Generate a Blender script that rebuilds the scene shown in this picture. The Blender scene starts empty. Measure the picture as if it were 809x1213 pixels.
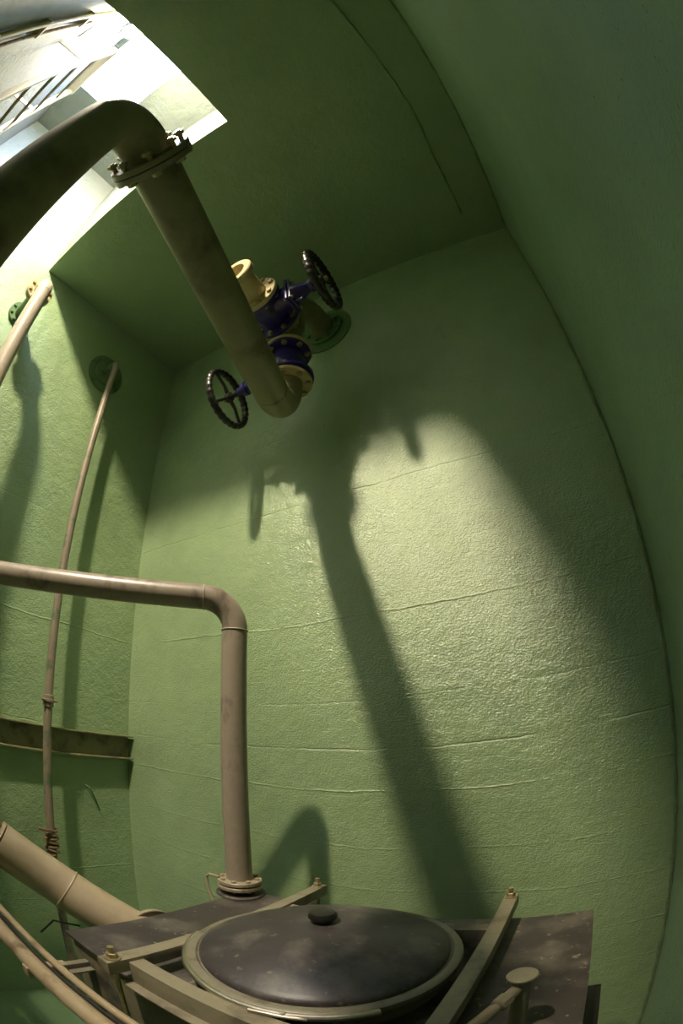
import bpy, bmesh, math, random
from mathutils import Vector, Matrix
random.seed(7)
SC = bpy.context.scene
COL = SC.collection
V3 = Vector
PI = math.pi

# ------------------------------------------------------------------ camera
# real fisheye lens, f = 554.8 px, equisolid; the lens stands at the origin, floor 2.15 m lower
F_PX, YAW, PITCH, ROLL = 554.83, 0.4853, 0.46145, -0.036557
cd = bpy.data.cameras.new('camera')
cam = bpy.data.objects.new('camera', cd)
COL.objects.link(cam)
cd.type = 'PANO'
cd.sensor_fit = 'HORIZONTAL'
cd.sensor_width = 24.0
cd.sensor_height = 36.0
cd.panorama_type = 'FISHEYE_EQUISOLID'
cd.fisheye_lens = F_PX * 24.0 / 809.0
cd.fisheye_fov = PI
cd.clip_start = 0.01
_f = V3((-math.sin(YAW) * math.cos(PITCH), math.cos(YAW) * math.cos(PITCH), math.sin(PITCH)))
_r = V3((math.cos(YAW), math.sin(YAW), 0))
_u = _r.cross(_f)
_r2 = math.cos(ROLL) * _r + math.sin(ROLL) * _u
_u2 = -math.sin(ROLL) * _r + math.cos(ROLL) * _u
cam.matrix_world = Matrix(((_r2.x, _u2.x, -_f.x, 0), (_r2.y, _u2.y, -_f.y, 0), (_r2.z, _u2.z, -_f.z, 0), (0, 0, 0, 1)))
SC.camera = cam

# ------------------------------------------------------------------ world (bright overcast sky over the hatch)
w = bpy.data.worlds.new('sky')
SC.world = w
w.use_nodes = True
bg = w.node_tree.nodes['Background']
bg.inputs[0].default_value = (0.55, 0.69, 1.0, 1)
bg.inputs[1].default_value = 13.0

# ------------------------------------------------------------------ view
SC.view_settings.view_transform = 'Standard'
SC.view_settings.look = 'None'
SC.view_settings.gamma = 1.0
SC.view_settings.exposure = 1.24
try:
    SC.view_settings.use_curve_mapping = False
except Exception:
    pass
LAMP_POS = V3((-1.245, -0.92, 4.33))
LAMP_DIR = V3((0.10, 0.72, -0.70)).normalized()
LAMP_POWER = 1320.0
SC.cycles.max_bounces = 20
SC.cycles.diffuse_bounces = 14
SC.cycles.glossy_bounces = 6
SC.cycles.sample_clamp_indirect = 20

# ------------------------------------------------------------------ materials
def srgb(c):
    return tuple((x / 12.92 if x <= 0.04045 else ((x + 0.055) / 1.055) ** 2.4) for x in (v / 255.0 for v in c)) + (1,)

class NT:
    def __init__(s, name):
        s.m = bpy.data.materials.new(name)
        s.m.use_nodes = True
        s.t = s.m.node_tree
        s.b = s.t.nodes['Principled BSDF']
        s.pos = None
    def n(s, typ, **kw):
        nd = s.t.nodes.new(typ)
        for k, v in kw.items():
            setattr(nd, k, v)
        return nd
    def l(s, a, b):
        s.t.links.new(a, b)
    def coord(s, obj=True, scale=None):
        tc = s.n('ShaderNodeTexCoord')
        o = tc.outputs['Object']
        if scale:
            mp = s.n('ShaderNodeMapping')
            mp.inputs['Scale'].default_value = scale
            s.l(o, mp.inputs['Vector'])
            o = mp.outputs['Vector']
        return o
    def noise(s, scale, detail=4, rough=0.55, vec=None, stretch=None):
        nz = s.n('ShaderNodeTexNoise')
        nz.inputs['Scale'].default_value = scale
        nz.inputs['Detail'].default_value = detail
        nz.inputs['Roughness'].default_value = rough
        s.l(vec if vec is not None else s.coord(scale=stretch), nz.inputs['Vector'])
        return nz.outputs['Fac']
    def ramp(s, fac, stops, interp='LINEAR'):
        r = s.n('ShaderNodeValToRGB')
        r.color_ramp.interpolation = interp
        e = r.color_ramp.elements
        while len(e) < len(stops):
            e.new(0.5)
        for k, (p, c) in enumerate(stops):
            e[k].position = p
            e[k].color = c if len(c) == 4 else tuple(c) + (1,)
        s.l(fac, r.inputs['Fac'])
        return r.outputs['Color']
    def math(s, op, a, b=None, clamp=False):
        m = s.n('ShaderNodeMath', operation=op, use_clamp=clamp)
        for k, v in enumerate((a, b)):
            if v is None:
                continue
            if isinstance(v, (int, float)):
                m.inputs[k].default_value = v
            else:
                s.l(v, m.inputs[k])
        return m.outputs[0]
    def mix(s, fac, a, b):
        m = s.n('ShaderNodeMix', data_type='RGBA')
        if isinstance(fac, (int, float)):
            m.inputs[0].default_value = fac
        else:
            s.l(fac, m.inputs[0])
        for k, v in ((6, a), (7, b)):
            if isinstance(v, tuple):
                m.inputs[k].default_value = v
            else:
                s.l(v, m.inputs[k])
        return m.outputs[2]
    def bump(s, h, strength, dist, normal=None):
        b = s.n('ShaderNodeBump')
        b.inputs['Strength'].default_value = strength
        b.inputs['Distance'].default_value = dist
        s.l(h, b.inputs['Height'])
        if normal is not None:
            s.l(normal, b.inputs['Normal'])
        return b.outputs['Normal']

def metal_paint(name, base, dirt=None, dirt_lo=0.5, dirt_hi=0.7, rough=0.4, metallic=0.0, scale=6, stretch=None, bump=0.15, fine=120, spec=0.5, fleck=None):
    t = NT(name)
    n1 = t.noise(scale, 6, 0.6, stretch=stretch)
    n2 = t.noise(scale * 5, 4, 0.6)
    b = srgb(base)
    lo = tuple(x * 0.82 for x in b[:3]) + (1,)
    hi = tuple(min(1, x * 1.15) for x in b[:3]) + (1,)
    c = t.mix(n2, lo, hi)
    if dirt:
        f = t.ramp(n1, [(dirt_lo, (0, 0, 0)), (dirt_hi, (1, 1, 1))])
        c = t.mix(f, c, srgb(dirt))
    if fleck:
        f = t.ramp(t.noise(38, 3, 0.5), [(0.66, (0, 0, 0)), (0.70, (.8, .8, .8))])
        c = t.mix(f, c, srgb(fleck))
    t.l(c, t.b.inputs['Base Color'])
    t.b.inputs['Metallic'].default_value = metallic
    t.b.inputs['Specular IOR Level'].default_value = spec
    r = t.n('ShaderNodeMapRange')
    t.l(n1, r.inputs['Value'])
    r.inputs['To Min'].default_value = max(0.05, rough - 0.1)
    r.inputs['To Max'].default_value = min(1, rough + 0.18)
    t.l(r.outputs[0], t.b.inputs['Roughness'])
    if bump:
        t.l(t.bump(t.noise(fine, 3, 0.6), bump, 0.002), t.b.inputs['Normal'])
    return t.m

# levels (height, amplitude) of the shuttering marks left in the cast walls
LINES = [(1.236, -.55), (0.54, .75), (0.12, -.3), (-0.12, -.7), (-0.33, .6), (-0.62, .3), (-0.86, .35), (-1.13, .7), (-1.36, .4), (2.2, .35), (2.75, -.3), (-1.75, .3), (1.75, .25)]
def wall_paint(name, base, axis='z', rough=0.24, lines=LINES, blot=(0.42, 0.66), dark=0.8, bump1=0.55, bump2=0.5, upper=None, coat=0.0):
    t = NT(name)
    co = t.coord()
    sep = t.n('ShaderNodeSeparateXYZ')
    t.l(co, sep.inputs[0])
    big = t.noise(1.1, 5, 0.6)
    mid = t.noise(7, 6, 0.62)
    b = srgb(base)
    lo = (b[0] * dark * 0.95, b[1] * dark, b[2] * dark * 0.97, 1)
    hi = tuple(min(1, x * 1.12) for x in b[:3]) + (1,)
    f = t.ramp(big, [(blot[0] - .1, (0, 0, 0)), (blot[1], (1, 1, 1))])
    c = t.mix(f, lo, hi)
    f2 = t.ramp(mid, [(0.35, (0.0, 0.0, 0.0)), (0.7, (0.35, 0.35, 0.35))])
    c = t.mix(f2, c, (b[0] * 1.1, b[1] * 1.02, b[2] * 0.8, 1))
    # chipped specks
    sp = t.noise(55, 2, 0.5)
    fs = t.ramp(sp, [(0.24, (0.6, 0.6, 0.6)), (0.29, (0, 0, 0))])
    c = t.mix(fs, c, tuple(x * 0.35 for x in b[:3]) + (1,))
    z = sep.outputs[2]
    if upper:
        zj = t.math('ADD', z, t.math('MULTIPLY', t.math('SUBTRACT', mid, 0.5), 0.5))
        mr = t.n('ShaderNodeMapRange')
        t.l(zj, mr.inputs['Value'])
        mr.inputs['From Min'].default_value = upper[0]
        mr.inputs['From Max'].default_value = upper[1]
        c = t.mix(mr.outputs[0], c, srgb(upper[2]))
    # shuttering joints as ridges and cracks
    warp = t.noise(2.2, 3, 0.5)
    fine_warp = t.noise(20, 2, 0.5)
    zz = t.math('ADD', z, t.math('MULTIPLY', t.math('SUBTRACT', warp, 0.5), 0.05))
    zz = t.math('ADD', zz, t.math('MULTIPLY', t.math('SUBTRACT', fine_warp, 0.5), 0.012))
    h = None
    for k, (lv, amp) in enumerate(lines or []):
        d = t.math('ABSOLUTE', t.math('SUBTRACT', zz, lv))
        m = t.n('ShaderNodeMapRange')
        t.l(d, m.inputs['Value'])
        m.inputs['From Min'].default_value = 0
        m.inputs['From Max'].default_value = 0.007
        m.inputs['To Min'].default_value = amp
        m.inputs['To Max'].default_value = 0
        h = m.outputs[0] if h is None else t.math('ADD', h, m.outputs[0])
    nrm = None
    if h is not None:
        mask = t.ramp(t.noise(2.7, 3, 0.6), [(0.4, (0.05,) * 3), (0.58, (1,) * 3)])
        nrm = t.bump(t.math('MULTIPLY', h, mask), 0.6, 0.008)
        # dirt in the cracks
    lump = t.noise(9, 5, 0.6)
    nrm = t.bump(lump, bump1 * 0.6, 0.03, nrm)
    peel = t.noise(70, 5, 0.62, stretch=(1, 1, 1.8))
    nrm = t.bump(peel, bump2, 0.016, nrm)
    nrm = t.bump(t.noise(28, 4, .6), bump2 * .5, 0.02, nrm)
    t.l(nrm, t.b.inputs['Normal'])
    t.l(c, t.b.inputs['Base Color'])
    t.b.inputs['Roughness'].default_value = rough
    t.b.inputs['Specular IOR Level'].default_value = 0.7
    t.b.inputs['Coat Weight'].default_value = coat
    t.b.inputs['Coat Roughness'].default_value = 0.2
    t.b.inputs['Coat IOR'].default_value = 1.65
    t.l(nrm, t.b.inputs['Coat Normal'])
    return t.m

GREEN = (150, 172, 132)
M = {}
M['wall'] = wall_paint('green_gloss_wall_paint', GREEN, coat=1.0, bump1=.4, bump2=0.42)
M['wall_side'] = wall_paint('green_wall_paint_streaked', (150, 180, 146), bump1=0.6, bump2=0.8, rough=0.28, coat=0.35)
M['wall_left'] = wall_paint('green_wall_paint_left', (146, 170, 128), bump1=0.6, bump2=0.4, rough=0.4, upper=(2.85, 3.45, (160, 166, 164)))
M['ceiling'] = wall_paint('green_ceiling_paint', (140, 160, 128), rough=0.6, lines=[], bump1=0.4, bump2=0.2, dark=0.85)
M['shaft'] = wall_paint('pale_shaft_concrete', (126, 134, 130), rough=0.7, lines=[(3.33, -.6), (3.9, .4)], bump1=1.0, bump2=0.5)
M['front'] = wall_paint('pale_green_front_wall', (130, 140, 122), rough=0.7, lines=[(2.3, -.8), (2.9, .3)], bump1=1.1, bump2=1.0, upper=(2.3, 2.9, (140, 144, 144)))
M['floor'] = wall_paint('green_floor_paint', (136, 164, 120), rough=0.4, lines=[], bump1=0.6, bump2=0.3)
M['seam'] = wall_paint('painted_seam', (120, 140, 104), rough=0.5, lines=[], bump1=1, bump2=1)
M['pipe'] = metal_paint('taupe_pipe_paint', (150, 137, 120), (86, 74, 64), 0.56, 0.70, rough=0.3, scale=7, stretch=(1, 1, .6))
M['pipe_olive'] = metal_paint('olive_dirty_pipe_paint', (134, 126, 98), (80, 64, 44), 0.5, 0.72, rough=0.38, scale=3.5)
M['pipe_sand'] = metal_paint('sand_pipe_paint', (176, 158, 130), (124, 104, 78), 0.58, 0.8, rough=0.3, scale=4)
M['pipe_pale'] = metal_paint('pale_pipe_paint', (176, 164, 146), (116, 102, 86), 0.6, 0.8, rough=0.3, scale=4)
M['thin_pipe'] = metal_paint('worn_grey_pipe', (134, 122, 104), (92, 104, 78), 0.52, 0.6, rough=0.4, scale=5)
M['flange'] = metal_paint('cream_flange_paint', (182, 168, 126), (110, 92, 60), 0.58, 0.75, rough=0.35, scale=9)
M['flange_taupe'] = metal_paint('taupe_flange', (160, 146, 122), (96, 82, 66), 0.56, 0.7, rough=0.35, scale=12)
M['green_metal'] = metal_paint('green_painted_metal', (88, 118, 74), (58, 74, 48), 0.55, 0.7, rough=0.4, scale=10)
M['bolt'] = metal_paint('zinc_bolt', (168, 154, 118), (112, 92, 62), 0.55, 0.7, rough=0.35, metallic=0.6, scale=30, bump=0)
M['blue'] = metal_paint('dark_blue_valve_enamel', (44, 36, 112), (30, 26, 62), 0.5, 0.7, rough=0.28, scale=12, spec=0.6)
M['black'] = metal_paint('black_enamel', (30, 27, 25), (52, 46, 40), 0.55, 0.7, rough=0.28, scale=14)
M['rubber'] = metal_paint('black_rubber', (26, 24, 23), rough=0.6, scale=14)
M['chrome'] = metal_paint('bright_steel', (226, 216, 206), (150, 128, 110), 0.62, 0.75, rough=0.3, metallic=1.0, scale=14, bump=0.05)
M['white_metal'] = metal_paint('white_painted_steel', (214, 208, 204), (150, 130, 112), 0.62, 0.75, rough=0.35, scale=8)
M['plate'] = metal_paint('dark_stained_tank_plate', (62, 56, 54), (104, 97, 88), 0.46, 0.68, fleck=(138, 126, 112), rough=0.5, scale=7, bump=0.35, fine=60)
M['tank'] = metal_paint('olive_dirty_tank_wall', (112, 104, 82), (56, 48, 40), 0.5, 0.66, rough=0.5, scale=6, bump=0.3, fine=60)
M['lid'] = metal_paint('dark_worn_lid', (62, 57, 58), (96, 89, 84), 0.5, 0.64, fleck=(112, 100, 90), rough=0.38, scale=7, bump=0.12, fine=90)
M['rim'] = metal_paint('grey_olive_lid_rim', (124, 118, 100), (84, 74, 62), 0.55, 0.7, rough=0.4, scale=12)
M['bar'] = metal_paint('olive_grey_flat_bar', (136, 128, 106), (88, 78, 64), 0.5, 0.68, rough=0.42, scale=7)
M['rope'] = metal_paint('rusty_wire', (128, 104, 78), (72, 56, 40), 0.5, 0.7, rough=0.7, scale=30)
M['cable'] = metal_paint('beige_cable_sheath', (160, 142, 114), (100, 80, 60), 0.56, 0.72, rough=0.4, scale=8)
M['channel'] = metal_paint('brown_green_channel_steel', (128, 128, 92), (84, 74, 52), 0.5, 0.68, rough=0.5, scale=8)
def lamp_mat():
    t = NT('lamp_glass')
    t.b.inputs['Base Color'].default_value = (1, 0.95, 0.85, 1)
    t.b.inputs['Emission Color'].default_value = (1.0, 0.86, 0.62, 1)
    t.b.inputs['Emission Strength'].default_value = LAMP_POWER
    return t.m
M['lamp'] = lamp_mat()

# ------------------------------------------------------------------ mesh helpers
def basis(z, x=None):
    z = V3(z).normalized()
    h = V3(x) if x is not None else (V3((0, 0, 1)) if abs(z.z) < 0.95 else V3((1, 0, 0)))
    xx = (h - z * h.dot(z)).normalized()
    yy = z.cross(xx)
    return Matrix((xx, yy, z)).transposed()

class MB:
    def __init__(s):
        s.v, s.f = [], []
    def add(s, vs, fs):
        o = len(s.v)
        s.v += [V3(p) for p in vs]
        s.f += [tuple(i + o for i in f) for f in fs]
        return s
    def box(s, lo, hi, bev=0.0):
        if bev:
            bm = bmesh.new()
            c = [(a + b) / 2 for a, b in zip(lo, hi)]
            d = [abs(b - a) for a, b in zip(lo, hi)]
            bmesh.ops.create_cube(bm, size=1, matrix=Matrix.Translation(c) @ Matrix.Diagonal((*d, 1)))
            bmesh.ops.bevel(bm, geom=bm.edges[:], offset=bev, segments=2, affect='EDGES', profile=0.6)
            bm.verts.index_update()
            s.add([v.co.copy() for v in bm.verts], [[v.index for v in f.verts] for f in bm.faces])
            bm.free()
            return s
        x0, y0, z0 = lo
        x1, y1, z1 = hi
        return s.add([(x0, y0, z0), (x1, y0, z0), (x1, y1, z0), (x0, y1, z0), (x0, y0, z1), (x1, y0, z1), (x1, y1, z1), (x0, y1, z1)],
                     [(3, 2, 1, 0), (4, 5, 6, 7), (0, 1, 5, 4), (1, 2, 6, 5), (2, 3, 7, 6), (3, 0, 4, 7)])
    def lathe(s, c, axis, prof, n=32, x=None, closed=False):
        """prof: list of (radius, height along the axis)"""
        B = basis(axis, x)
        c = V3(c)
        vs, fs = [], []
        for (r, h) in prof:
            for k in range(n):
                a = 2 * PI * k / n
                vs.append(c + B @ V3((r * math.cos(a), r * math.sin(a), h)))
        m = len(prof)
        rng = range(m) if closed else range(m - 1)
        for j in rng:
            j2 = (j + 1) % m
            for k in range(n):
                k2 = (k + 1) % n
                fs.append((j * n + k, j * n + k2, j2 * n + k2, j2 * n + k))
        if not closed:
            if prof[0][0] > 1e-6:
                fs.append(tuple(range(n))[::-1])
            if prof[-1][0] > 1e-6:
                fs.append(tuple((m - 1) * n + k for k in range(n)))
        return s.add(vs, fs)
    def cyl(s, p0, p1, r, n=24, r2=None, bev=0.0, x=None):
        p0, p1 = V3(p0), V3(p1)
        L = (p1 - p0).length
        r2 = r if r2 is None else r2
        if bev:
            pr = [(r - bev, 0), (r, bev), (r2, L - bev), (r2 - bev, L)]
        else:
            pr = [(r, 0), (r2, L)]
        return s.lathe(p0, p1 - p0, pr, n, x)
    def ring(s, c, axis, ro, ri, h, n=36, bev=0.003):
        """flat annulus of height h starting at c along the axis"""
        return s.lathe(c, axis, [(ri, 0), (ro - bev, 0), (ro, bev), (ro, h - bev), (ro - bev, h), (ri, h)], n, closed=True)
    def tube(s, pts, r, n=20, caps=True, rs=None):
        pts = [V3(p) for p in pts]
        vs, fs = [], []
        t0 = (pts[1] - pts[0]).normalized()
        B = basis(t0)
        up = B.col[0].copy()
        for i, p in enumerate(pts):
            if i == 0:
                t = t0
            elif i == len(pts) - 1:
                t = (pts[i] - pts[i - 1]).normalized()
            else:
                t = ((pts[i] - pts[i - 1]).normalized() + (pts[i + 1] - pts[i]).normalized()).normalized()
            up = (up - t * up.dot(t)).normalized()
            yy = t.cross(up)
            rr = rs[i] if rs else r
            for k in range(n):
                a = 2 * PI * k / n
                vs.append(p + (up * math.cos(a) + yy * math.sin(a)) * rr)
        for i in range(len(pts) - 1):
            for k in range(n):
                k2 = (k + 1) % n
                fs.append((i * n + k, i * n + k2, (i + 1) * n + k2, (i + 1) * n + k))
        if caps:
            fs.append(tuple(range(n))[::-1])
            fs.append(tuple((len(pts) - 1) * n + k for k in range(n)))
        return s.add(vs, fs)
    def torus(s, c, axis, R, r, n=48, m=12, a0=0, a1=2 * PI, x=None):
        B = basis(axis, x)
        c = V3(c)
        full = abs(a1 - a0 - 2 * PI) < 1e-6
        pts = [c + B @ V3((R * math.cos(a0 + (a1 - a0) * k / n), R * math.sin(a0 + (a1 - a0) * k / n), 0)) for k in range(n + (0 if full else 1))]
        if not full:
            return s.tube(pts, r, m)
        vs, fs = [], []
        for k in range(n):
            a = 2 * PI * k / n
            for j in range(m):
                b = 2 * PI * j / m
                vs.append(c + B @ V3(((R + r * math.cos(b)) * math.cos(a), (R + r * math.cos(b)) * math.sin(a), r * math.sin(b))))
        for k in range(n):
            for j in range(m):
                fs.append((k * m + j, ((k + 1) % n) * m + j, ((k + 1) % n) * m + (j + 1) % m, k * m + (j + 1) % m))
        return s.add(vs, fs)
    def mesh(s, name, mat, off=V3((0, 0, 0)), angle=35):
        me = bpy.data.meshes.new(name)
        me.from_pydata([tuple(p * GS - off) for p in s.v], [], s.f)
        me.validate()
        bm = bmesh.new()
        bm.from_mesh(me)
        bmesh.ops.remove_doubles(bm, verts=bm.verts, dist=1e-6)
        bmesh.ops.recalc_face_normals(bm, faces=bm.faces)
        bm.to_mesh(me)
        bm.free()
        me.materials.append(mat)
        me.polygons.foreach_set('use_smooth', [True] * len(me.polygons))
        me.set_sharp_from_angle(angle=math.radians(angle))
        me.update()
        return me

ORG = {}
GS = 1.0   # size factor of the group being built (about the lens), see the tank
def thing(name, label, cat, loc, group=None):
    o = bpy.data.objects.new(name, None)
    o.empty_display_size = 0.1
    COL.objects.link(o)
    o.location = V3(loc) * GS
    ORG[o.name] = V3(loc) * GS
    o['label'] = label
    o['category'] = cat
    if group:
        o['group'] = group
    return o
def part(name, mb, mat, parent, label=None, angle=35):
    off = ORG[parent.name]
    o = bpy.data.objects.new(name, mb.mesh(name, M[mat], off, angle))
    COL.objects.link(o)
    o.parent = parent
    ORG[o.name] = off
    if label:
        o['label'] = label
    return o
def solo(name, mb, mat, label, cat, loc, group=None, angle=35):
    o = bpy.data.objects.new(name, mb.mesh(name, M[mat], V3(loc) * GS, angle))
    COL.objects.link(o)
    o.location = V3(loc) * GS
    ORG[o.name] = V3(loc) * GS
    o['label'] = label
    o['category'] = cat
    if group:
        o['group'] = group
    return o
def struct(name, mb, mat, parent=None):
    o = bpy.data.objects.new(name, mb.mesh(name, M[mat], V3((0, 0, 0))))
    COL.objects.link(o)
    if parent is None:
        o['kind'] = 'structure'
        ORG[o.name] = V3((0, 0, 0))
    else:
        o.parent = parent
        ORG[o.name] = V3((0, 0, 0))
    return o

# a hex bolt: head above z = 0, shank below; shared mesh, one object per bolt
def bolt_mesh(size, length, nut=True):
    b = MB()
    b.cyl((0, 0, 0), (0, 0, size * .14), size * 1.15, 16)
    b.lathe((0, 0, size * .14), (0, 0, 1), [(size, 0), (size, size * .62), (size * .86, size * .75)], 6)
    b.cyl((0, 0, -length), (0, 0, 0), size * .5, 10)
    if nut:
        b.lathe((0, 0, -length + size * .25), (0, 0, 1), [(size, 0), (size, size * .8)], 6)
    return b.mesh('bolt', M['bolt'])
BM = {}
def bolts(parent, c, axis, R, n, size, length, a0=0.0, x=None, mat='bolt', nut=True):
    key = (round(size, 4), round(length, 4), mat, nut, GS)
    if key not in BM:
        BM[key] = bolt_mesh(size, length, nut)
        if mat != 'bolt':
            BM[key].materials[0] = M[mat]
    B = basis(axis, x)
    c = V3(c)
    for k in range(n):
        a = a0 + 2 * PI * k / n
        p = c + B @ V3((R * math.cos(a), R * math.sin(a), 0))
        o = bpy.data.objects.new('bolt', BM[key])
        COL.objects.link(o)
        o.parent = parent
        o.matrix_local = Matrix.Translation(p * GS - ORG[parent.name]) @ B.to_4x4()

def arc(c, p, q, n=10):
    """quarter bend from c+p to c+q (p, q perpendicular, same length)"""
    c, p, q = V3(c), V3(p), V3(q)
    return [c + p * math.cos(t) + q * math.sin(t) for t in (PI / 2 * k / n for k in range(n + 1))]

# ------------------------------------------------------------------ the setting
XL, XR, YB, YF, ZC, ZF, ZU = -2.783, 0.4064, 2.0, -1.02, 3.076, -2.15, 4.75
HX, HY = -0.875, 0.335          # the hatch reaches from the left wall to HX and from the front wall to HY
T = 0.25
def grid_wall(o, u, v, nu, nv, thick):
    """a wall slab: front face at o + u*a + v*b, thickness along thick"""
    mb = MB()
    o, u, v, t = V3(o), V3(u), V3(v), V3(thick)
    vs = [o, o + u, o + u + v, o + v]
    mb.add(vs + [p + t for p in vs], [(0, 1, 2, 3), (7, 6, 5, 4), (0, 4, 5, 1), (1, 5, 6, 2), (2, 6, 7, 3), (3, 7, 4, 0)])
    return mb
struct('floor', MB().box((XL - T, YF - T, ZF - T), (XR + T, YB + T, ZF)), 'floor')
struct('wall_back', MB().box((XL - T, YB, ZF), (XR + T, YB + T, ZC + .3)), 'wall')
struct('wall_left', MB().box((XL - T, YF - T, ZF), (XL, YB, ZU + .2)), 'wall_left')
struct('wall_right', MB().box((XR, YF - T, ZF), (XR + T, YB, ZC + .3)), 'wall_side')
struct('wall_front', MB().box((XL, YF - T, ZF), (XR, YF, ZU + .2)), 'front')
cl = MB()
cl.box((XL, HY, ZC), (XR, YB, ZC + .22))
cl.box((HX, YF, ZC), (XR, HY, ZC + .22))
struct('ceiling', cl, 'ceiling')
struct('wall_hatch_back', MB().box((XL, HY, ZC + .22), (XR, HY + T, ZU + .2)), 'shaft')
struct('wall_hatch_right', MB().box((HX, YF, ZC + .22), (HX + T, HY, ZU + .2)), 'shaft')
# roof slab with the open roof light
RX0, RX1, RY0, RY1 = -2.165, -1.0, -0.95, -0.275
rf = MB()
rf.box((XL, RY1, ZU), (HX, HY, ZU + .2))
rf.box((XL, YF, ZU), (RX0, RY1, ZU + .2))
rf.box((RX1, YF, ZU), (HX, RY1, ZU + .2))
rf.box((RX0, YF, ZU), (RX1, RY0, ZU + .2))
struct('ceiling_hatch', rf, 'shaft')

def bead(pts, r, jit, n=6):
    out, rs = [], []
    for a, b in zip(pts[:-1], pts[1:]):
        a, b = V3(a), V3(b)
        k = max(2, int((b - a).length / 0.04))
        for i in range(k):
            p = a.lerp(b, i / k) + V3([random.uniform(-jit, jit) for _ in range(3)])
            out.append(p)
            rs.append(r * random.uniform(.5, 1.3))
    out.append(V3(pts[-1]))
    rs.append(r)
    return MB().tube(out, r, n, rs=rs)
struct('trim_1', bead([(XR - .006, YB - .006, ZF), (XR - .006, YB - .006, ZC)], .010, .004), 'seam')
struct('trim_2', bead([(XR - .006, YF, ZC - .004), (XR - .006, YB, ZC - .004)], .010, .004), 'seam')
struct('trim_3', bead([(.112, -.9, ZC), (.108, -.03, ZC), (.126, .34, ZC), (.148, .85, ZC), (.12, 1.2, ZC), (.123, 1.75, ZC)], .009, .003), 'seam')

# ------------------------------------------------------------------ lamp and hatch fittings
lp = thing('floodlight', 'glowing round floodlight high on the wall inside the ceiling hatch', 'lamp', (LAMP_POS.x, YF, LAMP_POS.z))
g = MB().lathe(LAMP_POS, LAMP_DIR, [(.1, 0), (.1, .004), (.06, .010), (0, .012)], 32)
part('glass', g, 'lamp', lp)
b = MB().lathe(LAMP_POS, LAMP_DIR, [(.1, -.002), (.1, .012), (.107, .014), (.107, -.01), (.085, -.05), (.05, -.06), (0, -.062)], 32)
part('housing', b, 'white_metal', lp)
b = MB().box((LAMP_POS.x - .11, YF, LAMP_POS.z + .02), (LAMP_POS.x + .11, YF + .008, LAMP_POS.z + .07), .002)
b.box((LAMP_POS.x - .115, YF, LAMP_POS.z - .015), (LAMP_POS.x - .108, LAMP_POS.y + .01, LAMP_POS.z + .06))
b.box((LAMP_POS.x + .108, YF, LAMP_POS.z - .015), (LAMP_POS.x + .115, LAMP_POS.y + .01, LAMP_POS.z + .06))
part('lamp_bracket', b, 'white_metal', lp)

ld = thing('ladder', 'white steel ladder rising through the ceiling hatch, top left', 'ladder', (-1.52, -.75, ZF))
for x in (-1.285, -1.755):
    part('rail', MB().box((x - .014, -.775, ZF), (x + .014, -.725, 3.66), .004), 'white_metal', ld)
z = ZF + .3
rung = None
zr = 2.48 - 15 * .31
while zr < 3.6:
    if zr > ZF + .1:
        part('rung', MB().cyl((-1.745, -.75, zr), (-1.295, -.75, zr), .013, 14), 'thin_pipe', ld)
    zr += .31
tb = MB().box((-1.775, -.785, 3.655), (-1.265, -.715, 3.69), .004)
part('top_bar', tb, 'white_metal', ld)
for zb in (3.10, 1.2, -.9):
    for x in (-1.27, -1.77):
        part('wall_bracket', MB().box((x - .004, YF, zb - .02), (x + .004, -.725, zb + .02)), 'white_metal', ld)

cb = thing('surface_conduit', 'rusty double conduit run up the wall right of the ladder', 'conduit', (-1.0, YF, ZF))
part('pipe', MB().cyl((-.99, YF + .035, ZF + .02), (-.99, YF + .035, 3.95), .021, 14), 'flange', cb)
part('pipe', MB().cyl((-1.075, YF + .03, ZF + .02), (-1.075, YF + .03, 3.2), .014, 12), 'rope', cb)
for zb in (-1.2, -.4, .4, 1.2, 2.0, 2.5, 3.05):
    part('clip', MB().box((-1.095, YF, zb - .012), (-.965, YF + .05, zb + .012), .003), 'flange', cb)
solo('lamp_cable', MB().tube([(-1.075, YF + .03, 3.2), (-1.10, YF + .03, 3.3), (-1.16, YF + .02, 3.38), (-1.25, YF + .02, 3.3), (-1.29, YF + .02, 3.42), (-1.27, YF + .02, 3.7), (-1.27, YF + .02, 4.22)], .006, 8), 'rubber',
     'thin dark cable looping up the wall to the lamp', 'cable', (-1.075, YF + .03, 3.2))

# ------------------------------------------------------------------ steel channel on the left wall
ch = thing('steel_channel', 'horizontal steel channel running along the left wall to the corner', 'beam', (XL, 1.0, -.225))
YC1 = YB - .012
part('web', MB().box((XL, YF + .3, -.298), (XL + .010, YC1, -.150)), 'channel', ch)
part('top_flange', MB().box((XL, YF + .3, -.150), (XL + .075, YC1, -.140), .002), 'channel', ch)
part('bottom_flange', MB().box((XL, YF + .3, -.308), (XL + .075, YC1, -.298), .002), 'channel', ch)

solo('rod_hook', MB().tube([(XL, 1.63, -.515), (XL + .03, 1.65, -.53), (XL + .02, 1.69, -.6), (XL + .012, 1.735, -.70)], .006, 8), 'green_metal',
     'small green painted metal rod stub sticking to the left wall', 'hook', (XL, 1.63, -.515))

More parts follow.
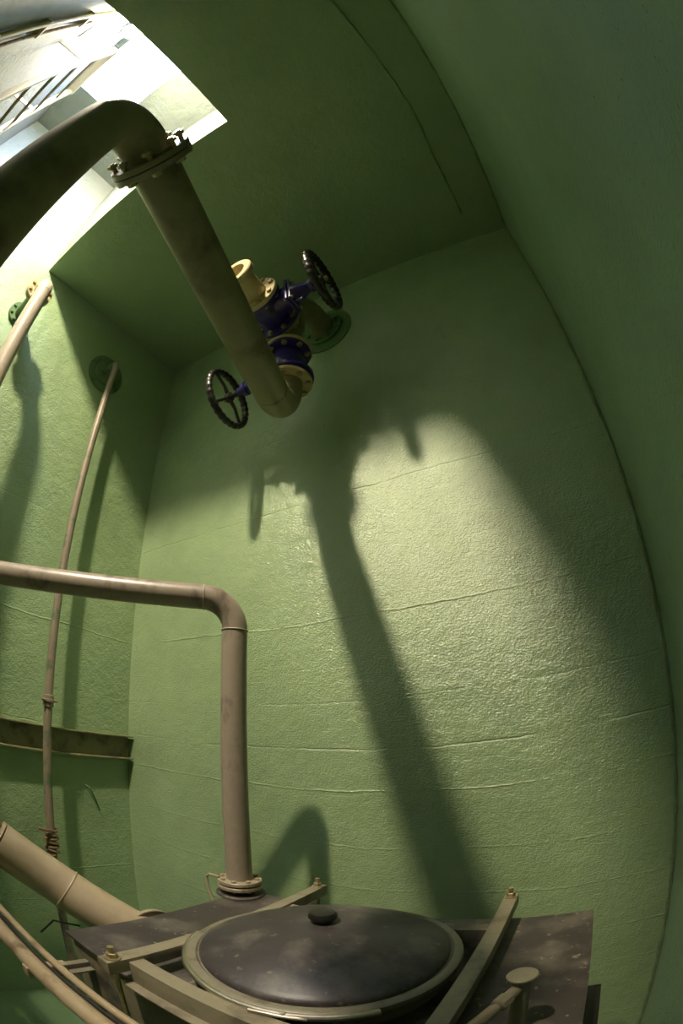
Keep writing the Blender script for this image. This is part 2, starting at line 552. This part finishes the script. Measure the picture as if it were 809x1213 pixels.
# ------------------------------------------------------------------ thin riser on the left wall
tr = thing('riser_pipe', 'thin worn vertical pipe on the left wall, bent into a round wall collar', 'pipe', (-2.63, 1.268, ZF))
X, Y = -2.63, 1.268
part('pipe', MB().tube([(X, Y, ZF), (X, Y, 2.50)] + [V3((X - .07, Y, 2.50)) + V3((.07 * math.cos(a), 0, .07 * math.sin(a))) for a in (PI / 2 * k / 8 for k in range(1, 9))] + [(XL, Y, 2.57)], .0275, 18), 'thin_pipe', tr)
wf = part('wall_collar', MB().lathe((XL, Y, 2.52), (1, 0, 0), [(.175, 0), (.175, .012), (.150, .018), (.118, .018), (.112, .035), (.07, .04), (.03, .04)], 36), 'green_metal', tr, 'green painted wall collar')
bolts(wf, (XL + .036, Y, 2.52), (1, 0, 0), .088, 4, .012, .02, PI / 4, mat='green_metal', nut=False)
cp = part('coupling', MB().lathe((X, Y, -.01), (0, 0, 1), [(.0275, -.01), (.036, -.006), (.036, .022), (.047, .024), (.047, .038), (.036, .04), (.036, .062), (.0275, .066)], 20), 'thin_pipe', tr)
part('clamp_screw', MB().cyl((X + .03, Y - .06, .022), (X + .03, Y + .05, .022), .006, 8), 'thin_pipe', cp)
# wire wound round it
pts = []
for k in range(0, 6 * 14 + 1):
    a = 2 * PI * k / 14
    pts.append((X + .04 * math.cos(a), Y + .04 * math.sin(a), -.80 - .021 * a / (2 * PI) * 1.3 + .012 * math.sin(a * .5)))
pts.append((X + .07, Y - .06, -.965))
pts = [(X + .05, Y - .11, -.775), (X + .045, Y - .05, -.79)] + pts
solo('wire_coil', MB().tube(pts, .0095, 8), 'rope', 'rusty wire wound tightly around the thin riser near the floor', 'wire', (X, Y, -.8))

# ------------------------------------------------------------------ pale vertical pipe near the hatch
pp = thing('outlet_pipe', 'pale vertical pipe with top bend from the left wall below the hatch', 'pipe', (-2.33, .347, ZF))
X, Y, Z = -2.325, .334, 2.50
RB = .13
part('down_pipe', MB().cyl((X, Y, ZF), (X, Y, Z - RB), .057, 28), 'pipe_pale', pp)
part('elbow', MB().tube([V3((X - RB, Y, Z - RB)) + V3((RB * math.cos(a), 0, RB * math.sin(a))) for a in (PI / 2 * k / 12 for k in range(13))], .057, 28), 'pipe_pale', pp)
fl = part('flange', MB().ring((X - RB - .025, Y, Z), (1, 0, 0), .11, .03, .022), 'flange', pp, 'cream bolted flange')
bolts(fl, (X - RB - .003, Y, Z), (1, 0, 0), .088, 8, .014, .055, PI / 8)
fl = part('flange', MB().ring((X - RB - .05, Y, Z), (1, 0, 0), .11, .03, .022), 'flange', pp, 'cream bolted flange')
part('stub_pipe', MB().cyl((XL, Y, Z), (X - RB - .05, Y, Z), .057, 28), 'green_metal', pp, 'green painted pipe stub')
fl = part('wall_flange', MB().ring((XL, Y, Z), (1, 0, 0), .11, .03, .024), 'green_metal', pp, 'green painted wall flange')
bolts(fl, (XL + .024, Y, Z), (1, 0, 0), .088, 8, .014, .02, PI / 8, mat='green_metal', nut=False)

# ------------------------------------------------------------------ big overhead pipe
CS = 0.968
ZT, ZB, YV1 = 2.29 * CS, 2.10 * CS, 1.40 * CS
VX, VY = -1.192 * CS, 1.645 * CS
ZP, RBIG = 1.58 * CS, .087
W = V3((.283, -.959, 0)).normalized()
VA = V3((VX, VY, 0))
S1 = 1.585 * CS
op = thing('overhead_pipe', 'large dirty olive pipe running overhead from the valves to a bolted bend', 'pipe', VA + W * 1.83 + V3((0, 0, ZF)))
up = V3((0, 0, 1))
def at(sv, zv):
    return VA + W * sv + up * zv
RE = .23
part('end_elbow', MB().tube([at(0, ZB - .258)] + [at(RE, ZP + RE) - W * RE * math.cos(a) - up * RE * math.sin(a) for a in (PI / 2 * k / 14 for k in range(15))], RBIG, 32), 'pipe_olive', op)
part('weld_bead', MB().torus(at(RE, ZP), W, RBIG, .003, 40, 8), 'pipe_olive', op)
part('long_pipe', MB().cyl(at(RE, ZP), at(S1, ZP), RBIG, 32), 'pipe_olive', op)
fe = part('flange', MB().ring(at(0, ZB - .258), up, .1425, .04, .024), 'flange', op, 'cream flange under the lower valve')
bolts(fe, at(0, ZB - .258), -up, .120, 8, .016, .07, PI / 8)
fa = part('flange', MB().ring(at(S1 - .024, ZP), W, .1425, .04, .024), 'pipe_olive', op)
bolts(fa, at(S1 - .024, ZP), -W, .120, 8, .018, .088, PI / 8)
fb = part('flange', MB().ring(at(S1 + .003, ZP), W, .1425, .04, .024), 'pipe_olive', op)
part('gasket', MB().ring(at(S1, ZP), W, .13, .05, .003, bev=.0005), 'rubber', op)
hb = S1 + .03
RQ = .20
part('top_elbow', MB().tube([at(S1 + .02, ZP)] + [at(hb, ZP - RQ) + up * RQ * math.cos(a) + W * RQ * math.sin(a) for a in (PI / 2 * k / 16 for k in range(17))], RBIG, 36), 'pipe_olive', op)
part('down_pipe', MB().cyl(at(hb + RQ, ZF + .03), at(hb + RQ, ZP - RQ), RBIG, 36), 'pipe_olive', op)
part('base_flange', MB().ring(at(hb + RQ, ZF), up, .1425, .04, .03), 'pipe_olive', op)

# ------------------------------------------------------------------ wall bend and tee carrying the valves
YT = VY
wt = thing('pipe_tee', 'olive pipe bend and tee from a round green flange on the back wall', 'pipe', (-1.15, YB, 2.62))
WX, WZ = -1.135, 2.62
part('wall_collar', MB().lathe((WX, YB, WZ), (0, -1, 0), [(.215, 0), (.215, .010), (.17, .018), (.08, .02)], 40), 'green_metal', wt, 'green painted collar on the wall')
fl = part('wall_flange', MB().ring((WX, YB - .018, WZ), (0, -1, 0), .150, .05, .026, 40), 'green_metal', wt, 'green bolted wall flange')
bolts(fl, (WX, YB - .044, WZ), (0, -1, 0), .122, 8, .016, .02, PI / 8, mat='green_metal', nut=False)
RT = .24
e = [(WX, YB - .03, WZ)]
for k in range(13):
    a = PI / 2 * k / 12
    f = math.sin(a)
    e.append((WX + (VX - WX) * f, VY + RT - RT * math.sin(a), WZ - RT + RT * math.cos(a)))
part('bend', MB().tube(e, RBIG, 32), 'pipe_olive', wt)
tee = MB().cyl((VX, VY, ZB + .005), (VX, VY, WZ - RT + .02), RBIG + .004, 32)
tee.cyl((VX, VY, ZT), (VX, YV1 + .13, ZT), RBIG + .004, 32)
part('tee', tee, 'pipe_olive', wt)
fl = part('flange', MB().ring((VX, VY, ZB), up, .1425, .05, .022), 'flange', wt, 'cream bolted flange')
bolts(fl, (VX, VY, ZB + .022), up, .120, 8, .015, .02, PI / 8, nut=False)
fl = part('flange', MB().ring((VX, YV1 + .115, ZT), (0, 1, 0), .1425, .05, .022), 'pipe_olive', wt)
bolts(fl, (VX, YV1 + .137, ZT), (0, 1, 0), .120, 8, .015, .02, PI / 8, nut=False)

# ------------------------------------------------------------------ gate valves
def make_valve(label, center, flow, stem, zw):
    """local frame: flow along X, stem along Z"""
    t = thing('gate_valve', label, 'valve', (0, 0, 0), 'blue gate valves with black handwheels')
    bd = MB()
    bd.lathe((-.10, 0, 0), (1, 0, 0), [(.09, 0), (.092, .03), (.10, .06), (.106, .10), (.10, .14), (.092, .17), (.09, .20)], 32)
    bd.lathe((0, 0, 0), (0, 0, 1), [(.085, 0), (.085, .10), (.075, .135), (.078, .155)], 28)
    part('body', bd, 'blue', t)
    for sx in (-1, 1):
        f = part('flange', MB().ring((sx * .115, 0, 0), (-sx, 0, 0), .1425, .05, .022), 'blue', t)
        bolts(f, (sx * .093, 0, 0), (-sx, 0, 0), .120, 8, .016, .018, PI / 8, nut=False)
    bn = MB()
    bn.box((-.072, -.105, .152), (.072, .105, .172), .01)
    part('bonnet_flange', bn, 'blue', t)
    bo = MB()
    bo.box((-.066, -.10, .174), (.066, .10, .192), .008)
    bo.lathe((0, 0, .19), (0, 0, 1), [(.066, 0), (.060, .03), (.040, .075), (.034, .10), (.045, .104), (.045, .124), (.028, .13), (.024, .165)], 24)
    bo.box((-.006, -.085, .19), (.006, .085, .235), .002)
    bnt = part('bonnet', bo, 'blue', t)
    for sx, sy in ((1, 1), (1, -1), (-1, 1), (-1, -1)):
        bolts(bnt, (sx * .048, sy * .085, .192), (0, 0, 1), 0, 1, .011, .05)
    part('stem', MB().cyl((0, 0, .32), (0, 0, zw + .025), .013, 14), 'black', t)
    R, r = .188, .019
    wh = MB()
    n, m = 112, 10
    B = []
    for k in range(n):
        a = 2 * PI * k / n
        rr = r * (1.08 if (k // 2) % 2 == 0 else .92)
        B.append((a, rr))
    vs, fs = [], []
    for a, rr in B:
        for j in range(m):
            b = 2 * PI * j / m
            vs.append(((R + rr * math.cos(b)) * math.cos(a), (R + rr * math.cos(b)) * math.sin(a), zw + 1.2 * rr * math.sin(b)))
    for k in range(n):
        for j in range(m):
            fs.append((k * m + j, ((k + 1) % n) * m + j, ((k + 1) % n) * m + (j + 1) % m, k * m + (j + 1) % m))
    wh.add(vs, fs)
    hw = part('handwheel', wh, 'black', t)
    for k in range(4):
        a = PI / 4 + PI / 2 * k
        p = V3((math.cos(a), math.sin(a), 0))
        sp = MB().tube([p * .02 + up * (zw - .012), p * .08 + up * (zw - .016), p * (R - .004) + up * zw], .012, 10, rs=[.014, .0105, .0105])
        part('spoke', sp, 'black', hw)
    part('hub', MB().lathe((0, 0, zw - .035), (0, 0, 1), [(.024, 0), (.03, .006), (.03, .04), (.02, .046)], 18), 'black', hw)
    part('nut', MB().lathe((0, 0, zw + .011), (0, 0, 1), [(.017, 0), (.017, .016), (.012, .02)], 6), 'bolt', hw)
    fx = V3(flow).normalized()
    st = V3(stem)
    st = (st - fx * st.dot(fx)).normalized()
    yy = st.cross(fx)
    t.matrix_world = Matrix.Translation(center) @ Matrix((fx, yy, st)).transposed().to_4x4()
    return t
make_valve('upper blue gate valve, its black handwheel pointing right towards the ceiling', (VX, YV1, ZT), (0, -1, 0), (1, 0, .10), .375)
make_valve('lower blue gate valve with the black handwheel left of the big pipe', (VX, VY, ZB - .117), (-.11, 0, 1), (-1, -.04, -.12), .44)

YS = YV1 - .115
st = thing('open_pipe_stub', 'short cream pipe stub with an open collar end on the upper valve', 'pipe', (VX, YS, ZT))
fl = part('flange', MB().ring((VX, YS, ZT), (0, -1, 0), .1425, .05, .026), 'flange', st)
bolts(fl, (VX, YS - .026, ZT), (0, -1, 0), .120, 8, .015, .02, PI / 8, nut=False)
part('pipe', MB().lathe((VX, YS - .02, ZT), (0, -1, 0), [(.080, 0), (.080, .20), (.070, .20), (.070, 0)], 32, closed=True), 'flange', st)
part('end_collar', MB().ring((VX, YS - .185, ZT), (0, -1, 0), .112, .070, .04, bev=.006), 'flange', st)

# ------------------------------------------------------------------ tank
# everything from here on is drawn at 1.27 times its size and set by GS to its real size and place
GS = 0.79
ZF_ROOM = ZF
ZF = ZF_ROOM / GS
XL_ROOM = XL
XL = XL_ROOM / GS
TX0, TX1, TY0, TY1, TZ = -1.60, .052, .765, 1.86, -.94
tk = thing('tank', 'dark rectangular steel tank with clamped cover frame standing on the floor', 'tank', ((TX0 + TX1) / 2, (TY0 + TY1) / 2, ZF))
part('body', MB().box((TX0 + .035, TY0 + .014, ZF), (TX1 - .03, TY1 - .03, TZ - .012), .006), 'tank', tk)
pl = MB().box((TX0, TY0, TZ - .012), (TX1, TY1, TZ), .002)
part('top_plate', pl, 'plate', tk)
part('side_rib', MB().box((TX1 - .03, TY0 + .1, -1.62), (TX1 + .055, 1.46, -1.10), .003), 'black', tk)
LX, LY = -.79, 1.27
part('neck', MB().lathe((LX, LY, TZ), (0, 0, 1), [(.40, 0), (.40, .075)], 48), 'tank', tk)
for xb in (-1.185, -.295):
    br = part('clamp_bar', MB().box((xb - .028, .675, -.885), (xb + .028, 1.915, -.832), .003), 'bar', tk)
    for yb in (.715, 1.875):
        bt = MB()
        bt.lathe((xb, yb, -.832), (0, 0, 1), [(.028, 0), (.028, .004)], 18)
        bt.lathe((xb, yb, -.828), (0, 0, 1), [(.019, 0), (.019, .017), (.016, .019)], 6)
        bt.cyl((xb, yb, -.812), (xb, yb, -.785), .0105, 12)
        part('nut', bt, 'bolt', br)
        if yb < 1:
            part('tie_rod', MB().cyl((xb, yb, -1.75), (xb, yb, -.885), .0095, 12), 'bolt', br)
            part('rod_lug', MB().box((xb - .03, yb - .025, -1.77), (xb + .03, TY0 + .06, -1.74), .003), 'bar', br)
        else:
            part('tie_rod', MB().cyl((xb, yb, -1.75), (xb, yb, -.885), .0095, 12), 'bolt', br)
            part('rod_lug', MB().box((xb - .03, TY1 - .04, -1.77), (xb + .03, yb + .025, -1.74), .003), 'bar', br)
for yb, zt in ((.785, -.845), (1.60, -.845)):
    cbm = MB()
    cbm.box((-1.157, yb - .03, zt - .008), (-.323, yb + .03, zt), .002)
    cbm.box((-1.157, yb - .03, TZ), (-.323, yb - .022, zt - .004), .001)
    if yb < 1:
        cbm.box((-1.157, yb - .068, TZ + .001), (-.323, yb - .022, TZ + .008), .001)
    part('cross_bar', cbm, 'bar', tk)

lid = thing('manhole_cover', 'round domed dark lid with a black knob on top of the tank', 'lid', (LX, LY, -.865))
R0 = .447
part('rim', MB().lathe((LX, LY, 0), (0, 0, 1), [(.37, -.865), (R0 - .012, -.865), (R0 - .004, -.857), (R0, -.846), (R0 - .002, -.832), (R0 - .012, -.826), (R0 - .030, -.826), (R0 - .036, -.832), (R0 - .042, -.832), (.37, -.84)], 72, closed=True), 'rim', lid)
dome = []
RD, HD = .405, .128
for k in range(15):
    f = k / 14
    rr = RD * (1 - f)
    q = rr / RD
    dome.append((max(rr, 0.0), -.832 + .018 + (HD - .018) * (1 - q ** 2.3)) if k else (RD, -.832))
dome = [(RD, -.838), (RD, -.822), (RD - .004, -.816)] + [(RD * q, -.815 + (HD - .02) * (1 - q ** 2.2)) for q in (.97, .93, .88, .8, .7, .6, .5, .4, .3, .2, .1, 0.0)]
part('dome', MB().lathe((LX, LY, 0), (0, 0, 1), dome, 72), 'lid', lid)
KZ = -.712
part('knob', MB().lathe((LX, LY, KZ), (0, 0, 1), [(.030, 0), (.028, .010), (.040, .016), (.0475, .026), (.0475, .036), (.041, .046), (.024, .051), (0, .052)], 32), 'black', lid, 'black knob')
part('clamp_band', MB().torus((LX, LY, -.842), (0, 0, 1), R0 + .005, .012, 60, 10, math.radians(200), math.radians(318), x=(1, 0, 0)), 'chrome', lid, 'bright steel band')
a = math.radians(289)
c = V3((LX + (R0 + .006) * math.cos(a), LY + (R0 + .006) * math.sin(a), -.845))
tg = V3((-math.sin(a), math.cos(a), 0))
ra = V3((math.cos(a), math.sin(a), 0))
lt = MB()
lt.cyl(c - tg * .045, c + tg * .035, .008, 12)
lt.cyl(c - tg * .012 - up * .012, c - tg * .012 + up * .018, .009, 10)
lt.tube([c - tg * .10 + ra * .004 + up * .006, c - tg * .05 + ra * .012 + up * .01, c + tg * .01 + ra * .016 + up * .008, c + tg * .05 + ra * .006], .006, 8)
part('latch', lt, 'chrome', lid, 'bright steel latch')

# vent fitting on the tank
vf = thing('vent_fitting', 'small grey pipe post with round cap and side tap on the tank', 'valve', (-.122, 1.04, TZ))
part('post', MB().cyl((-.122, 1.04, TZ), (-.122, 1.04, -.724), .025, 24), 'rim', vf)
part('cap', MB().lathe((-.122, 1.04, -.726), (0, 0, 1), [(.037, 0), (.040, .003), (.040, .008), (.037, .011), (0, .012)], 28), 'rim', vf)
d = V3((-.10, -.235, -.035)).normalized()
p0 = V3((-.122, 1.04, -.755))
tap = MB().cyl(p0, p0 + d * .10, .0165, 18)
part('arm', tap, 'rim', vf)
part('collar_nut', MB().lathe(p0 + d * .06, d, [(.022, 0), (.022, .035), (.018, .038)], 8), 'rim', vf)
part('handle', MB().lathe(p0 + d * .098, d, [(.012, 0), (.017, .01), (.017, .12), (.012, .13)], 18), 'thin_pipe', vf)

# ------------------------------------------------------------------ bent pipe standing on the tank
PX, PY, RP = -1.585, 1.785, .0665
bp = thing('bent_pipe', 'taupe pipe rising from the tank and bending over to the left wall', 'pipe', (PX, PY, TZ))
ZH = .665
dh = V3((-.72, -.69, 0)).normalized()
RBD = .17
e = [V3((PX, PY, ZH - RBD)) + dh * RBD - dh * RBD * math.cos(a) + up * RBD * math.sin(a) for a in (PI / 2 * k / 14 for k in range(15))]
part('vertical_pipe', MB().cyl((PX, PY, -.86), (PX, PY, ZH - RBD), RP, 32), 'pipe', bp)
part('elbow', MB().tube(e, RP, 32), 'pipe', bp)
far = e[-1] + dh * ((e[-1].y - .77) / -dh.y)
part('horizontal_pipe', MB().cyl(e[-1], far, RP, 32), 'pipe', bp)
ff = V3((far.x - .10, far.y - .22, far.z))
part('far_bend', MB().tube([far.lerp(far + dh * .13, t).lerp((far + dh * .13).lerp(ff, t), t) for t in (k / 10 for k in range(11))] + [V3((ff.x, YF / GS, ff.z))], RP, 32), 'pipe', bp)
for p, ax in ((e[0], up), (e[-1], dh)):
    part('weld_bead', MB().torus(p, ax, RP + .001, .0035, 40, 8), 'pipe_pale', bp)
fu = part('flange', MB().ring((PX, PY, -.868), up, .112, .05, .022), 'flange_taupe', bp)
bolts(fu, (PX, PY, -.846), up, .092, 8, .013, .062, PI / 8, mat='flange_taupe')
part('gasket', MB().ring((PX, PY, -.876), up, .10, .05, .008, bev=.001), 'rubber', bp)
part('flange', MB().ring((PX, PY, -.898), up, .112, .05, .022), 'flange_taupe', bp)
part('neck', MB().cyl((PX, PY, TZ), (PX, PY, -.89), RP, 28), 'rubber', bp)
part('base_ring', MB().ring((PX, PY, TZ), up, .125, .06, .012), 'plate', bp)
es = MB().tube([(PX - .07, PY - .075, -.84), (PX - .14, PY - .07, -.842), (PX - .165, PY - .07, -.86), (PX - .16, PY - .07, -.93), (PX - .125, PY - .08, -1.0)], .008, 8)
part('earth_strap', es, 'flange_taupe', bp, 'bent earthing strip')

# ------------------------------------------------------------------ fat inlet pipe
RI = .11
ip = thing('inlet_pipe', 'fat sand coloured pipe entering the tank side from lower left', 'pipe', (-1.62, 1.17, -1.07))
A0, A1, A2, A3, A4 = V3((-1.60, 1.225, -1.10)), V3((-1.90, .96, -.885)), V3((-1.965, .82, -.775)), V3((-2.03, .69, -.69)), V3((-2.25, .42, -.52))
part('pipe', MB().cyl(A1, A0, RI, 36), 'pipe_sand', ip)
part('weld_bead', MB().torus(A1, (A0 - A1).normalized() + (A1 - A2).normalized(), RI, .005, 44, 8), 'pipe_sand', ip)
def bez(p, n=10):
    out = []
    for k in range(n + 1):
        t = k / n
        q = list(p)
        while len(q) > 1:
            q = [a.lerp(b, t) for a, b in zip(q[:-1], q[1:])]
        out.append(q[0])
    return out
part('elbow', MB().tube(bez([A1, A1 + (A1 - A0) * .28, A3 + (A3 - A2) * -.3, A3]), RI, 36), 'pipe_sand', ip)
d2 = (A3 - A2).normalized()
fl = part('flange', MB().ring(A3 + d2 * .06, d2, .155, .05, .024), 'flange_taupe', ip)
bolts(fl, A3 + d2 * .06, -d2, .13, 8, .017, .03, PI / 8)
part('pipe', MB().tube([A3, A3 + d2 * .15, A3 + d2 * .3, V3((XL, -.05, -.62))], RI, 36), 'pipe_sand', ip)
d0 = (A0 - A1).normalized()
fl = part('tank_flange', MB().ring((-1.655, 1.225, -1.095), (1, 0, 0), .168, .05, .024), 'flange_taupe', ip)

# ------------------------------------------------------------------ conduits, bottom left
cn = thing('cable_conduit', 'thick beige conduit crossing in front of the tank, bottom left', 'conduit', (-1.8, .54, -1.02))
part('pipe', MB().cyl((XL, .535, -1.0), (XR / GS - .003, .535, -1.0), .036, 24), 'cable', cn)
part('clip', MB().box((-1.46, .49, -1.045), (-1.42, .66, -.995), .004), 'cable', cn)
solo('thin_conduit', MB().cyl((XL, .612, -.985), (XR / GS - .003, .612, -.985), .0165, 16), 'cable', 'thin beige conduit running just above the thick conduit, bottom left', 'conduit', (-1.8, .612, -.985))
solo('conduit_cable', MB().tube([(XL, .572, -.985), (-1.9, .572, -.983), (-1.75, .578, -.978), (-1.6, .572, -.984), (-1.4, .57, -.982), (-1.2, .576, -.98), (XR / GS - .004, .574, -.982)], .008, 10), 'rubber',
     'dark cable lying between the thick and thin conduits', 'cable', (-1.8, .572, -.985))
solo('conduit_strut', MB().box((-1.50, .60, -1.062), (-1.47, TY0 + .06, -1.032), .003).box((-1.475, .60, -1.062), (-1.44, TY0 + .06, -1.056)), 'rim',
     'short grey angle strut tying the conduits to the tank', 'bracket', (-1.48, .7, -1.05))
solo('loose_cable', MB().tube([(-2.3, .95, -1.35), (-2.2, 1.0, -1.22), (-2.12, 1.03, -1.2), (-2.02, 1.06, -1.17)], .006, 8), 'rubber',
     'short thin black cable end below the fat inlet pipe', 'cable', (-2.3, .95, -1.35))
